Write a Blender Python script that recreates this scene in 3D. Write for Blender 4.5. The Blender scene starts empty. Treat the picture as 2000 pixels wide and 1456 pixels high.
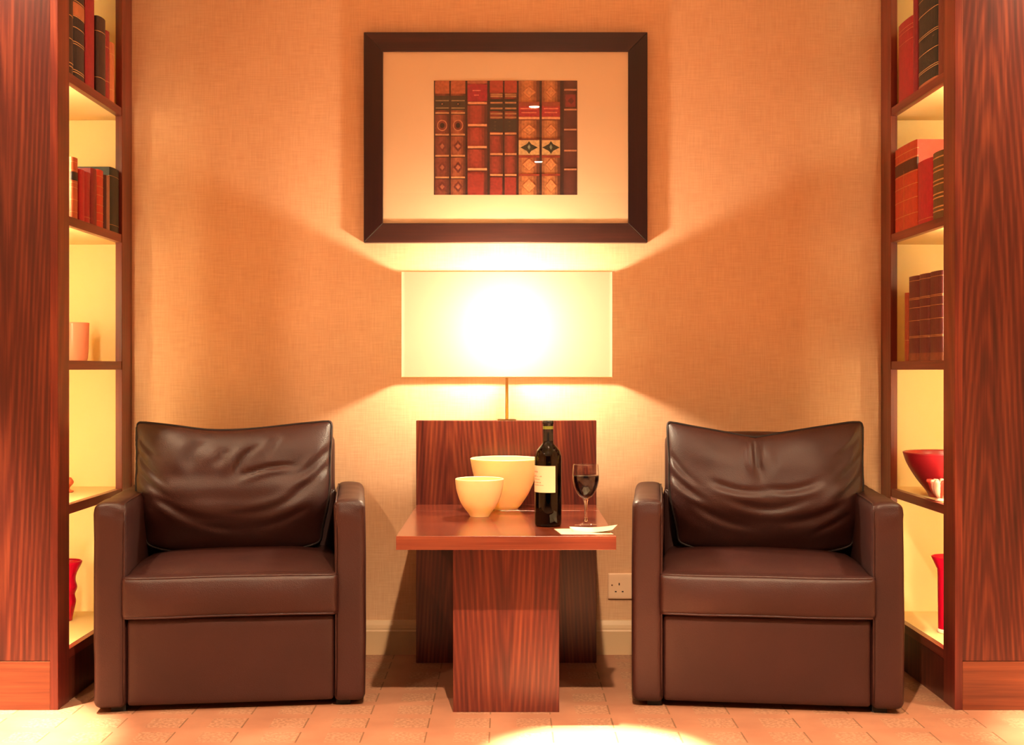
import bpy, bmesh, math, random
from mathutils import Vector, Matrix, noise
PI = math.pi
random.seed(7)

# ------------------------------------------------------------------ camera, world, exposure
F = 2400.0                 # focal length in pixels of the 2000 px wide frame
H = 0.953                  # eye height
SW = 583.0                 # pixels per metre at the back wall
DW = F / SW                # camera to back wall
cx, cy = 990.0, 722.0      # vanishing point
sc = bpy.context.scene
col = sc.collection
cam_d = bpy.data.cameras.new('camera'); cam = bpy.data.objects.new('camera', cam_d); col.objects.link(cam)
cam.location = (0, -DW, H); cam.rotation_euler = (PI / 2, 0, 0)
cam_d.sensor_width = 36; cam_d.lens = 36 * F / 2000
cam_d.shift_x = (1000 - cx) / 2000; cam_d.shift_y = (cy - 728) / 2000
cam_d.clip_start = 0.05
sc.camera = cam
w = bpy.data.worlds.new('world'); sc.world = w; w.use_nodes = True
w.node_tree.nodes['Background'].inputs[0].default_value = (0.30, 0.55, 0.62, 1)
w.node_tree.nodes['Background'].inputs[1].default_value = 0.06
sc.view_settings.view_transform = 'Standard'; sc.view_settings.look = 'None'
sc.view_settings.exposure = 0.0; sc.view_settings.gamma = 1.0; sc.view_settings.use_curve_mapping = False
CEIL = 2.40
WARM = (1.0, 0.72, 0.44)
def lamp(name, kind, loc, power, color=WARM, **kw):
    d = bpy.data.lights.new(name, kind); o = bpy.data.objects.new(name, d); col.objects.link(o)
    o.location = loc; d.energy = power; d.color = color
    for k, v in kw.items(): setattr(d, k, v)
    return o
# recessed ceiling downlights: (x, distance from the back wall, kind)
DOWN = [(0.23, 1.12, 'spot'), (-1.52, 1.02, 'spot'), (1.70, 1.02, 'spot'),
        (0.15, 2.68, 'flood'), (-1.50, 2.68, 'flood'), (1.72, 2.68, 'flood'),
        (0.22, 4.47, 'flood2'), (-1.45, 4.47, 'flood2'), (1.75, 4.47, 'flood2')]
for (x, d, k) in DOWN:
    if k == 'spot':
        p, ang = {0.23: (6500, 16), -1.52: (3300, 27), 1.70: (1500, 24)}[x]
        lamp('downlight_beam', 'SPOT', (x, -d, CEIL - 0.012), p, (1.0, 0.74, 0.46), spot_size=math.radians(ang), spot_blend=0.6, shadow_soft_size=0.02)
        lamp('downlight_spill', 'SPOT', (x, -d, CEIL - 0.012), {0.23: 16, -1.52: 170, 1.70: 170}[x], WARM, spot_size=math.radians(140), spot_blend=0.9, shadow_soft_size=0.03)
    else:
        lamp('downlight_beam', 'SPOT', (x, -d, CEIL - 0.012), (1250 if x == .15 else 210) if k == 'flood' else 40, WARM, spot_size=math.radians(128), spot_blend=0.8, shadow_soft_size=0.03)
BULB = (0.0, -0.200, 1.085)      # the bulb itself is a lit mesh, see the lamp

# ------------------------------------------------------------------ helpers
def L(r, g, b):
    f = lambda c: (c / 255) / 12.92 if c / 255 <= 0.04045 else ((c / 255 + 0.055) / 1.055) ** 2.4
    return (f(r), f(g), f(b), 1)
def W(px, py, s):
    """photo position and scale (px per m at that depth) -> point in the room"""
    return Vector(((px - cx) / s, F / s - DW, H - (py - cy) / s))
def setp(o, label=None, cat=None, group=None, kind=None):
    if label: o['label'] = label
    if cat: o['category'] = cat
    if group: o['group'] = group
    if kind: o['kind'] = kind
    return o
def empty(name, loc, rz=0, **kw):
    o = bpy.data.objects.new(name, None); col.objects.link(o)
    o.location = loc; o.rotation_euler = (0, 0, rz); o.empty_display_size = 0.05
    return setp(o, **kw)
def obj(name, bm, m, parent=None, smooth=False, loc=None, bevel=0, **kw):
    me = bpy.data.meshes.new(name)
    bmesh.ops.recalc_face_normals(bm, faces=bm.faces)
    bm.to_mesh(me); bm.free()
    ms = m if isinstance(m, (list, tuple)) else [m]
    for x in ms: me.materials.append(x)
    if smooth:
        for p in me.polygons: p.use_smooth = True
    o = bpy.data.objects.new(name, me); col.objects.link(o)
    if parent: o.parent = parent
    if loc is not None: o.location = loc
    if bevel:
        b = o.modifiers.new('bevel', 'BEVEL'); b.width = bevel; b.segments = 2; b.limit_method = 'ANGLE'
    return setp(o, **kw)
def box(bm, x0, x1, y0, y1, z0, z1, mi=0):
    v = [bm.verts.new((x, y, z)) for x in (x0, x1) for y in (y0, y1) for z in (z0, z1)]
    for f in ((0, 1, 3, 2), (4, 6, 7, 5), (0, 4, 5, 1), (2, 3, 7, 6), (0, 2, 6, 4), (1, 5, 7, 3)):
        bm.faces.new([v[i] for i in f]).material_index = mi
    return bm
def BX(*a): return box(bmesh.new(), *a)
def lathe(prof, seg=48, wob=None, bm=None):
    """prof: list of (r, z) from bottom to top; closed with poles when r is 0"""
    bm = bm or bmesh.new(); rings = []
    for (r, z) in prof:
        if r < 1e-6: rings.append([bm.verts.new((0, 0, z))])
        else:
            rings.append([bm.verts.new((r * math.cos(2 * PI * i / seg), r * math.sin(2 * PI * i / seg), z)) for i in range(seg)])
    for a, b in zip(rings, rings[1:]):
        for i in range(seg):
            j = (i + 1) % seg
            if len(a) == 1 and len(b) == 1: continue
            if len(a) == 1: bm.faces.new((a[0], b[j], b[i]))
            elif len(b) == 1: bm.faces.new((a[i], a[j], b[0]))
            else: bm.faces.new((a[i], a[j], b[j], b[i]))
    return bm
def smoothprof(pts, n=6):
    """Catmull-Rom through the profile points"""
    out = []
    P = [pts[0]] + list(pts) + [pts[-1]]
    for i in range(1, len(P) - 2):
        p0, p1, p2, p3 = P[i - 1:i + 3]
        for k in range(n):
            t = k / n
            out.append(tuple(0.5 * (2 * p1[a] + (p2[a] - p0[a]) * t + (2 * p0[a] - 5 * p1[a] + 4 * p2[a] - p3[a]) * t * t + (3 * p1[a] - p0[a] - 3 * p2[a] + p3[a]) * t ** 3) for a in (0, 1)))
    out.append(tuple(pts[-1])); return out
def rbox(sx, sy, sz, r, n=10, deform=None, bm=None, center=(0, 0, 0)):
    """box with rounded edges on a grid dense near the edges, then deformed"""
    tmp = bmesh.new(); bmesh.ops.create_cube(tmp, size=1.0)
    bmesh.ops.subdivide_edges(tmp, edges=tmp.edges[:], cuts=n, use_grid_fill=True)
    h = Vector((sx / 2, sy / 2, sz / 2)); inn = Vector(max(0.0, a - r) for a in h)
    for v in tmp.verts:
        p = Vector(math.sin(PI * max(-.5, min(.5, c))) for c in v.co)
        p = Vector(a * b for a, b in zip(p, h))
        q = Vector(max(-i, min(i, a)) for a, i in zip(p, inn))
        d = p - q
        if d.length > 1e-9: p = q + d.normalized() * r
        if deform: p = deform(p)
        v.co = p + Vector(center)
    if bm is None: return tmp
    me = bpy.data.meshes.new('t'); tmp.to_mesh(me); tmp.free(); bm.from_mesh(me); bpy.data.meshes.remove(me)
    return bm
def sweep(path, r, closed=False, seg=8, bm=None):
    bm = bm or bmesh.new(); n = len(path); rings = []
    up = Vector((0.13, 0.21, 0.97)).normalized()
    for i, p in enumerate(path):
        a = path[(i - 1) % n] if closed or i > 0 else p
        b = path[(i + 1) % n] if closed or i < n - 1 else p
        t = (b - a).normalized()
        s = t.cross(up)
        if s.length < 1e-3: s = t.cross(Vector((1, 0, 0)))
        s.normalize(); u = s.cross(t).normalized()
        rr = r(i / max(1, n - 1)) if callable(r) else r
        rings.append([bm.verts.new(p + s * rr * math.cos(2 * PI * k / seg) + u * rr * math.sin(2 * PI * k / seg)) for k in range(seg)])
    m = n if closed else n - 1
    for i in range(m):
        A, B = rings[i], rings[(i + 1) % n]
        for k in range(seg): bm.faces.new((A[k], A[(k + 1) % seg], B[(k + 1) % seg], B[k]))
    if not closed:
        bm.faces.new(rings[0]); bm.faces.new(rings[-1])
    return bm
def sstep(a, b, x):
    t = max(0, min(1, (x - a) / (b - a))); return t * t * (3 - 2 * t)

# ------------------------------------------------------------------ materials
def newmat(name):
    m = bpy.data.materials.new(name); m.use_nodes = True
    nt = m.node_tree; return m, nt, nt.nodes, nt.links, nt.nodes['Principled BSDF']
def setin(b, **kw):
    for k, v in kw.items():
        k = k.replace('_', ' ')
        if k in b.inputs: b.inputs[k].default_value = v
def flat(name, c, rough=0.6, spec=0.4, var=0.0, vs=30, bump=0.0, bs=200, **kw):
    m, nt, N, K, B = newmat(name)
    setin(B, Base_Color=c, Roughness=rough); B.inputs['Specular IOR Level'].default_value = spec
    setin(B, **kw)
    if var or bump:
        tc = N.new('ShaderNodeTexCoord')
    if var:
        n = N.new('ShaderNodeTexNoise'); n.inputs['Scale'].default_value = vs; n.inputs['Detail'].default_value = 4
        K.new(tc.outputs['Object'], n.inputs['Vector'])
        cr = N.new('ShaderNodeValToRGB')
        cr.color_ramp.elements[0].position = .3; cr.color_ramp.elements[1].position = .7
        cr.color_ramp.elements[0].color = tuple(a * (1 - var) for a in c[:3]) + (1,)
        cr.color_ramp.elements[1].color = tuple(min(1, a * (1 + var)) for a in c[:3]) + (1,)
        K.new(n.outputs['Fac'], cr.inputs[0]); K.new(cr.outputs[0], B.inputs['Base Color'])
    if bump:
        n2 = N.new('ShaderNodeTexNoise'); n2.inputs['Scale'].default_value = bs; n2.inputs['Detail'].default_value = 3
        K.new(tc.outputs['Object'], n2.inputs['Vector'])
        bp = N.new('ShaderNodeBump'); bp.inputs['Strength'].default_value = bump; bp.inputs['Distance'].default_value = .002
        K.new(n2.outputs['Fac'], bp.inputs['Height']); K.new(bp.outputs[0], B.inputs['Normal'])
    return m
def wood(name, dark, mid, light, axis='Z', freq=60, warp=1.1, seed=0.0, rough=0.32, across='X', arch=None):
    m, nt, N, K, B = newmat(name)
    setin(B, Roughness=rough); B.inputs['Specular IOR Level'].default_value = 0.45
    tc = N.new('ShaderNodeTexCoord'); mp = N.new('ShaderNodeMapping')
    K.new(tc.outputs['Object'], mp.inputs['Vector']); mp.inputs['Location'].default_value = (seed, seed * .7, seed * 1.3)
    sc_ = {'X': (.16, 1, 1), 'Y': (1, .16, 1), 'Z': (1, 1, .16)}[axis]
    mp.inputs['Scale'].default_value = sc_
    big = N.new('ShaderNodeTexNoise'); big.inputs['Scale'].default_value = 3.2; big.inputs['Detail'].default_value = 1.5
    K.new(mp.outputs[0], big.inputs['Vector'])
    # growth rings: sin of (position across + warped noise)
    a = N.new('ShaderNodeMath'); a.operation = 'MULTIPLY'; a.inputs[1].default_value = freq * warp
    K.new(big.outputs['Fac'], a.inputs[0])
    s = N.new('ShaderNodeMath'); s.operation = 'SINE'
    sep = N.new('ShaderNodeSeparateXYZ'); K.new(mp.outputs[0], sep.inputs[0])
    b = N.new('ShaderNodeMath'); b.operation = 'MULTIPLY_ADD'; b.inputs[1].default_value = freq
    K.new(sep.outputs[across], b.inputs[0]); K.new(a.outputs[0], b.inputs[2]); K.new(b.outputs[0], s.inputs[0])
    if arch:                                   # cathedral figure: hyperbolic arches about x0
        x0, k_, fz = arch
        def M(op, p, q=None, c=None):
            n_ = N.new('ShaderNodeMath'); n_.operation = op
            for i_, w_ in enumerate((p, q, c)):
                if w_ is None: continue
                if isinstance(w_, (int, float)): n_.inputs[i_].default_value = w_
                else: K.new(w_, n_.inputs[i_])
            return n_.outputs[0]
        sp = N.new('ShaderNodeSeparateXYZ'); K.new(tc.outputs['Object'], sp.inputs[0])
        dx = M('ADD', sp.outputs[0], -x0)
        dx = M('MULTIPLY_ADD', M('SUBTRACT', big.outputs['Fac'], .5), .10, dx)
        hyp = M('SQRT', M('ADD', M('MULTIPLY', dx, dx), .0005))
        ph_ = M('MULTIPLY_ADD', hyp, k_, M('MULTIPLY', sp.outputs[2], fz))
        ph_ = M('MULTIPLY_ADD', big.outputs['Fac'], 9.0, ph_)
        K.new(ph_, s.inputs[0])
    # fibres
    mp2 = N.new('ShaderNodeMapping'); K.new(tc.outputs['Object'], mp2.inputs['Vector'])
    mp2.inputs['Scale'].default_value = {'X': (.03, 1, 1), 'Y': (1, .03, 1), 'Z': (1, 1, .03)}[axis]
    fib = N.new('ShaderNodeTexNoise'); fib.inputs['Scale'].default_value = 170; fib.inputs['Detail'].default_value = 4
    K.new(mp2.outputs[0], fib.inputs['Vector'])
    med = N.new('ShaderNodeTexNoise'); med.inputs['Scale'].default_value = 48; med.inputs['Detail'].default_value = 3
    K.new(mp2.outputs[0], med.inputs['Vector'])
    m1 = N.new('ShaderNodeMath'); m1.operation = 'MULTIPLY_ADD'; m1.inputs[1].default_value = 0.075; m1.inputs[2].default_value = -.02
    K.new(s.outputs[0], m1.inputs[0])
    m2 = N.new('ShaderNodeMath'); m2.operation = 'MULTIPLY_ADD'; m2.inputs[1].default_value = 0.42
    K.new(fib.outputs['Fac'], m2.inputs[0]); K.new(m1.outputs[0], m2.inputs[2])
    m3 = N.new('ShaderNodeMath'); m3.operation = 'MULTIPLY_ADD'; m3.inputs[1].default_value = 0.62
    K.new(med.outputs['Fac'], m3.inputs[0]); K.new(m2.outputs[0], m3.inputs[2])
    cr = N.new('ShaderNodeValToRGB'); e = cr.color_ramp.elements
    e[0].position = .22; e[0].color = dark; e[1].position = .78; e[1].color = light
    x = cr.color_ramp.elements.new(.50); x.color = mid
    K.new(m3.outputs[0], cr.inputs[0]); K.new(cr.outputs[0], B.inputs['Base Color'])
    return m
WD, WM, WL = L(44, 12, 14), L(84, 31, 23), L(124, 60, 36)
M_woodZ = wood('walnut_vertical_grain', WD, WM, WL, 'Z', seed=1.3)
M_woodZ3 = wood('walnut_vertical_figured_left', L(38, 11, 13), L(72, 26, 21), L(114, 52, 33), 'Z', seed=3.3, arch=(-.16, 380, -16))
M_woodZ2 = wood('walnut_vertical_figured', L(38, 11, 13), L(74, 26, 21), L(118, 55, 34), 'Z', freq=60, warp=1.6, seed=5.1, arch=(.105, 420, 34))
M_woodT = wood('walnut_table_panel', WD, WM, WL, 'Z', freq=90, warp=.7, seed=8.2, arch=(-.19, 520, 40))
M_woodX = wood('walnut_cross_grain', L(80, 34, 22), L(112, 55, 34), L(138, 74, 46), 'X', freq=20, warp=1.5, seed=2.2, across='Z')
M_woodTop = wood('walnut_table_top', L(74, 28, 20), L(98, 42, 27), L(122, 60, 38), 'X', freq=14, warp=1.5, seed=3.7, across='Y', rough=0.18)
M_woodTop.node_tree.nodes['Principled BSDF'].inputs['Specular IOR Level'].default_value = .8
M_woodY = wood('walnut_shelf_grain', L(58, 18, 16), L(104, 36, 29), L(136, 62, 42), 'Y', freq=20, warp=1.5, seed=4.2)
M_stile = wood('walnut_stile', L(54, 17, 16), L(98, 36, 27), L(134, 62, 40), 'Z', freq=60, seed=11.3)
M_frame = wood('dark_stained_frame', L(30, 11, 9), L(46, 17, 13), L(68, 27, 19), 'X', freq=20, warp=1.0, seed=6.2, rough=0.42, across='Z')
M_cream = flat('cream_lining', L(232, 206, 150), 0.55, 0.2, var=.02, vs=6)
def leather(name, c):
    m, nt, N, K, B = newmat(name)
    setin(B, Roughness=0.46); B.inputs['Specular IOR Level'].default_value = 0.42
    tc = N.new('ShaderNodeTexCoord')
    n = N.new('ShaderNodeTexNoise'); n.inputs['Scale'].default_value = 5; n.inputs['Detail'].default_value = 5
    K.new(tc.outputs['Object'], n.inputs['Vector'])
    cr = N.new('ShaderNodeValToRGB'); cr.color_ramp.elements[0].position = .3; cr.color_ramp.elements[1].position = .72
    cr.color_ramp.elements[0].color = tuple(a * .82 for a in c[:3]) + (1,); cr.color_ramp.elements[1].color = tuple(a * 1.18 for a in c[:3]) + (1,)
    K.new(n.outputs['Fac'], cr.inputs[0]); K.new(cr.outputs[0], B.inputs['Base Color'])
    v = N.new('ShaderNodeTexVoronoi'); v.inputs['Scale'].default_value = 420; K.new(tc.outputs['Object'], v.inputs['Vector'])
    n3 = N.new('ShaderNodeTexNoise'); n3.inputs['Scale'].default_value = 22; n3.inputs['Detail'].default_value = 4; K.new(tc.outputs['Object'], n3.inputs['Vector'])
    ad = N.new('ShaderNodeMath'); ad.operation = 'MULTIPLY_ADD'; ad.inputs[1].default_value = 3.0
    K.new(n3.outputs['Fac'], ad.inputs[0]); K.new(v.outputs['Distance'], ad.inputs[2])
    bp = N.new('ShaderNodeBump'); bp.inputs['Strength'].default_value = .22; bp.inputs['Distance'].default_value = .002
    K.new(ad.outputs[0], bp.inputs['Height']); K.new(bp.outputs[0], B.inputs['Normal'])
    return m
M_leather = leather('brown_leather', L(49, 21, 18))
M_piping = flat('dark_piping_leather', L(26, 13, 11), .6, .3)
M_black = flat('black_foot', L(16, 14, 14), .6)
# wallpaper: woven linen
def wallpaper():
    m, nt, N, K, B = newmat('woven_wallpaper')
    setin(B, Roughness=.75); B.inputs['Specular IOR Level'].default_value = .15
    tc = N.new('ShaderNodeTexCoord')
    outs = []
    for sc_, s2 in (((1, 1, .05), 260), ((.05, 1, 1), 300), ((1, 1, 1), 9)):
        mp = N.new('ShaderNodeMapping'); mp.inputs['Scale'].default_value = sc_; K.new(tc.outputs['Object'], mp.inputs['Vector'])
        n = N.new('ShaderNodeTexNoise'); n.inputs['Scale'].default_value = s2; n.inputs['Detail'].default_value = 2
        K.new(mp.outputs[0], n.inputs['Vector']); outs.append(n)
    a = N.new('ShaderNodeMath'); a.operation = 'ADD'; K.new(outs[0].outputs['Fac'], a.inputs[0]); K.new(outs[1].outputs['Fac'], a.inputs[1])
    b = N.new('ShaderNodeMath'); b.operation = 'MULTIPLY_ADD'; b.inputs[1].default_value = .35; K.new(outs[2].outputs['Fac'], b.inputs[0]); K.new(a.outputs[0], b.inputs[2])
    cr = N.new('ShaderNodeValToRGB'); cr.color_ramp.elements[0].position = .75; cr.color_ramp.elements[1].position = 1.0
    mr = N.new('ShaderNodeMapRange'); mr.inputs['From Min'].default_value = .7; mr.inputs['From Max'].default_value = 1.65
    K.new(b.outputs[0], mr.inputs['Value'])
    cr.color_ramp.elements[0].position = .2; cr.color_ramp.elements[1].position = .8
    cr.color_ramp.elements[0].color = L(200, 158, 122); cr.color_ramp.elements[1].color = L(213, 172, 135)
    K.new(mr.outputs[0], cr.inputs[0]); K.new(cr.outputs[0], B.inputs['Base Color'])
    bp = N.new('ShaderNodeBump'); bp.inputs['Strength'].default_value = .25; bp.inputs['Distance'].default_value = .001
    K.new(a.outputs[0], bp.inputs['Height']); K.new(bp.outputs[0], B.inputs['Normal'])
    return m
M_wall = wallpaper()
def floor_mat():
    m, nt, N, K, B = newmat('patterned_floor_tiles')
    setin(B, Roughness=.55); B.inputs['Specular IOR Level'].default_value = .25
    tc = N.new('ShaderNodeTexCoord'); sep = N.new('ShaderNodeSeparateXYZ'); K.new(tc.outputs['Object'], sep.inputs[0])
    def M(op, a, b=None, c=None):
        n = N.new('ShaderNodeMath'); n.operation = op
        for i, q in enumerate((a, b, c)):
            if q is None: continue
            if isinstance(q, (int, float)): n.inputs[i].default_value = q
            else: K.new(q, n.inputs[i])
        return n.outputs[0]
    u = M('FRACT', M('DIVIDE', M('ADD', sep.outputs[0], 10 * .165 - .1215), .165))   # 0..1 across a tile
    v = M('FRACT', M('DIVIDE', M('ADD', sep.outputs[1], 10.03), .129))
    jx = M('MULTIPLY', M('LESS_THAN', M('ABSOLUTE', M('SUBTRACT', u, .5)), 2), M('GREATER_THAN', u, .975))
    jx = M('MULTIPLY', jx, M('LESS_THAN', M('ABSOLUTE', M('SUBTRACT', v, .5)), .36))
    patch = M('MULTIPLY', M('GREATER_THAN', u, .42), M('LESS_THAN', M('ABSOLUTE', M('SUBTRACT', v, .5)), .34))
    n1 = N.new('ShaderNodeTexNoise'); n1.inputs['Scale'].default_value = 110; n1.inputs['Detail'].default_value = 3; K.new(tc.outputs['Object'], n1.inputs['Vector'])
    n2 = N.new('ShaderNodeTexNoise'); n2.inputs['Scale'].default_value = 7; n2.inputs['Detail'].default_value = 4; K.new(tc.outputs['Object'], n2.inputs['Vector'])
    cr = N.new('ShaderNodeValToRGB'); cr.color_ramp.elements[0].position = .3; cr.color_ramp.elements[1].position = .7
    cr.color_ramp.elements[0].color = L(140, 95, 74); cr.color_ramp.elements[1].color = L(156, 110, 86); K.new(n2.outputs['Fac'], cr.inputs[0])
    cr2 = N.new('ShaderNodeValToRGB'); cr2.color_ramp.elements[0].position = .42; cr2.color_ramp.elements[1].position = .6
    cr2.color_ramp.elements[0].color = L(126, 92, 72); cr2.color_ramp.elements[1].color = L(166, 130, 104); K.new(n1.outputs['Fac'], cr2.inputs[0])
    mx = N.new('ShaderNodeMixRGB'); K.new(M('MULTIPLY', patch, .55), mx.inputs[0]); K.new(cr.outputs[0], mx.inputs[1]); K.new(cr2.outputs[0], mx.inputs[2])
    mx2 = N.new('ShaderNodeMixRGB'); K.new(M('MULTIPLY', jx, .8), mx2.inputs[0]); K.new(mx.outputs[0], mx2.inputs[1]); mx2.inputs[2].default_value = L(96, 66, 46)
    K.new(mx2.outputs[0], B.inputs['Base Color'])
    return m
M_floor = floor_mat()
M_skirt = flat('painted_skirting', L(196, 164, 128), .4, .35)
M_ceil = flat('ceiling_paint', L(225, 208, 185), .8, .1)
M_ivory = flat('ivory_ceramic', L(240, 216, 160), .35, .4, Subsurface_Weight=0.15)
M_mat = flat('mount_board', L(214, 184, 148), .8, .1)
M_brass = flat('brass', L(190, 150, 90), .3, .5, Metallic=1.0)
def thin_glass(name, tint=(1, 1, 1, 1), rough=0.0, ior=1.45):
    m, nt, N, K, B = newmat(name); N.remove(B)
    t = N.new('ShaderNodeBsdfTransparent'); t.inputs[0].default_value = tint
    g = N.new('ShaderNodeBsdfGlossy'); g.inputs['Roughness'].default_value = rough
    lw = N.new('ShaderNodeLayerWeight'); pw_ = N.new('ShaderNodeMath'); pw_.operation = 'POWER'; pw_.inputs[1].default_value = 4.5
    K.new(lw.outputs['Facing'], pw_.inputs[0])
    f = N.new('ShaderNodeMath'); f.operation = 'MULTIPLY_ADD'; f.inputs[1].default_value = .85; f.inputs[2].default_value = ((ior - 1) / (ior + 1)) ** 2
    lw.inputs['Blend'].default_value = .5; K.new(pw_.outputs[0], f.inputs[0])
    mx = N.new('ShaderNodeMixShader'); K.new(f.outputs[0], mx.inputs[0]); K.new(t.outputs[0], mx.inputs[1]); K.new(g.outputs[0], mx.inputs[2])
    K.new(mx.outputs[0], N['Material Output'].inputs['Surface'])
    return m
M_glass = thin_glass('clear_glass')
M_bottle = thin_glass('dark_green_bottle_glass', L(112, 100, 50))
M_picglass = thin_glass('picture_glass', ior=1.4, rough=.01)
def emis(name, c, s):
    m, nt, N, K, B = newmat(name)
    setin(B, Base_Color=(0, 0, 0, 1), Emission_Color=c, Emission_Strength=s); return m
M_lens = emis('lit_downlight_lens', (1, .78, .5, 1), 160)
M_bulb = emis('lit_bulb', (1, .83, .58, 1), 1450)
LED = (1.0, 0.77, 0.42, 1)
M_led = emis('lit_led_strip', LED, 92)
M_fill_strip = emis('added_fill_strip_deep', LED, 58)  # for the extra strips added to light the compartments
def shade_mat():
    m, nt, N, K, B = newmat('ivory_lampshade_fabric'); N.remove(B)
    d = N.new('ShaderNodeBsdfDiffuse'); d.inputs[0].default_value = L(246, 232, 196)
    t = N.new('ShaderNodeBsdfTranslucent'); t.inputs[0].default_value = (.22, .205, .155, 1)
    mx = N.new('ShaderNodeMixShader'); mx.inputs[0].default_value = .45
    K.new(d.outputs[0], mx.inputs[1]); K.new(t.outputs[0], mx.inputs[2]); K.new(mx.outputs[0], N['Material Output'].inputs['Surface'])
    return m
M_shade = shade_mat()
M_shadetrim = flat('shade_trim', L(226, 205, 150), .6)
def glow_glass(name, c, w=.5):
    m, nt, N, K, B = newmat(name)
    setin(B, Base_Color=c, Roughness=.18, Transmission_Weight=0.0); B.inputs['Specular IOR Level'].default_value = .5
    t = N.new('ShaderNodeBsdfTranslucent'); t.inputs[0].default_value = c
    mx = N.new('ShaderNodeMixShader'); mx.inputs[0].default_value = w
    K.new(B.outputs[0], mx.inputs[1]); K.new(t.outputs[0], mx.inputs[2]); K.new(mx.outputs[0], N['Material Output'].inputs['Surface'])
    return m
M_frost = glow_glass('frosted_pink_glass', L(240, 178, 148))
M_redglass = glow_glass('red_glass', L(206, 16, 52), .35)
M_redbowl = flat('dark_red_lacquer', L(140, 24, 34), .3, .5, var=.2, vs=14)

# ------------------------------------------------------------------ room shell
RX = 1.90
def S(name, bm, m, **kw): return obj(name, bm, m, kind='structure', **kw)
S('wall_back', BX(-RX, RX, 0, .1, 0, CEIL), M_wall)
S('wall_left', BX(-RX - .1, -RX, -6, .1, 0, CEIL), M_wall)
S('wall_right', BX(RX, RX + .1, -6, .1, 0, CEIL), M_wall)
S('floor', BX(-RX - .1, RX + .1, -6, .1, -.1, 0), M_floor)
S('ceiling', BX(-RX - .1, RX + .1, -6, .1, CEIL, CEIL + .1), M_ceil)
# skirting with a sloped top moulding, between the bookcases
bm = bmesh.new()
prof = [(0, 0), (-.016, 0), (-.016, .078), (-.013, .083), (-.013, .087), (-.010, .098), (-.004, .112), (0, .114)]
XL, XR = -1.255, 1.252
ra = [bm.verts.new((XL, y, z)) for y, z in prof]; rb = [bm.verts.new((XR, y, z)) for y, z in prof]
for i in range(len(prof)):
    j = (i + 1) % len(prof); bm.faces.new((ra[i], ra[j], rb[j], rb[i]))
bm.faces.new(ra); bm.faces.new(rb)
S('baseboard_back', bm, M_skirt)
# downlight fittings
for i, (x, d, k) in enumerate(DOWN):
    row = {1: 'in the row nearest the back wall', 2: 'in the middle row', 4: 'in the row behind the viewer'}[int(d)]
    side = 'left' if x < -1 else 'right' if x > 1 else 'centre'
    r = empty('ceiling_downlight', (x, -d, CEIL), label=f'round recessed ceiling spotlight, {side} one {row}', cat='ceiling light', group='ceiling spotlights')
    obj('trim_ring', lathe([(.030, -.001), (.031, -.006), (.044, -.005), (.045, 0), (.030, 0), (.030, -.001)], 32), M_brass, r, True)
    obj('lens', lathe([(0, -.0045), (.028, -.0045), (.029, -.001), (0, -.001)], 32), M_lens, r)

# ------------------------------------------------------------------ bookcases
NEAR = .680      # near end's distance from the back wall
SH = [0.149, 0.564, 0.979, 1.394, 1.807]       # upper faces of the shelves
TH = .027
def bookcase(side, X, label):
    """side -1 left, +1 right: open side faces the middle of the room"""
    r = empty('bookcase', (X, 0, 0), label=label, cat='bookcase')
    s = side
    def b(x0, x1, y0, y1, z0, z1): return BX(min(s * x0, s * x1), max(s * x0, s * x1), y0, y1, z0, z1)
    T = .022; top = CEIL - .004; DEP = .60
    obj('end_panel', b(T, DEP - .0005, -NEAR, -NEAR + .022, .137, top), M_woodZ3 if s < 0 else M_woodZ2, r, bevel=.001)
    obj('end_plinth', b(T, DEP, -NEAR - .002, -NEAR + .022, 0, .1355), M_woodX, r, bevel=.001, label='lighter plinth board with horizontal grain')
    obj('front_stile', b(0, T, -NEAR - .002, -NEAR + .088, 0, top), M_stile, r, bevel=.0015)
    obj('rear_stile', b(0, T, -.108, -.003, 0, top), M_stile, r, bevel=.0015)
    obj('front_plinth', b(.003, T, -NEAR + .088, -.108, 0, SH[0] - TH), M_woodZ3, r)
    obj('far_lining', b(T, DEP - .02, -.034, -.004, SH[0] - TH, top), M_cream, r, label='cream lining panel, brightly lit')
    obj('side_lining', b(T + .001, DEP - .02, -NEAR + .0225, -NEAR + .03, SH[0] - TH, top), M_cream, r)
    obj('back_lining', b(DEP - .02, DEP, -NEAR + .022, -.003, 0, top), M_cream, r)
    for z in SH + [2.222]:
        f = obj('shelf', b(.002, T, -NEAR + .089, -.109, z - TH, z), M_woodY, r, bevel=.001)
        obj('shelf_board', b(T, DEP - .02, -NEAR + .0305, -.0345, z - TH + .001, z), M_cream, f)
    zs = SH + [2.222]
    for a, c in zip(zs, zs[1:]):
        obj('light_strip', b(T + .006, T + .026, -NEAR + .031, -NEAR + .035, a + .03, c - TH - .03), M_led, r, label='warm glowing light strip behind the front stile')
        obj('light_strip', b(T + .30, T + .33, -NEAR + .031, -NEAR + .035, a + .03, c - TH - .03), M_fill_strip, r, label='added unseen warm light strip brightening the lining deep inside the case')  # unseen extra strip, added to brighten the lining above the books
    return r
BL = bookcase(-1, XL, 'tall red walnut bookcase at the left edge, open side lit from within')
BR = bookcase(1, XR, 'tall red walnut bookcase at the right edge with arched grain on its end')

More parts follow.
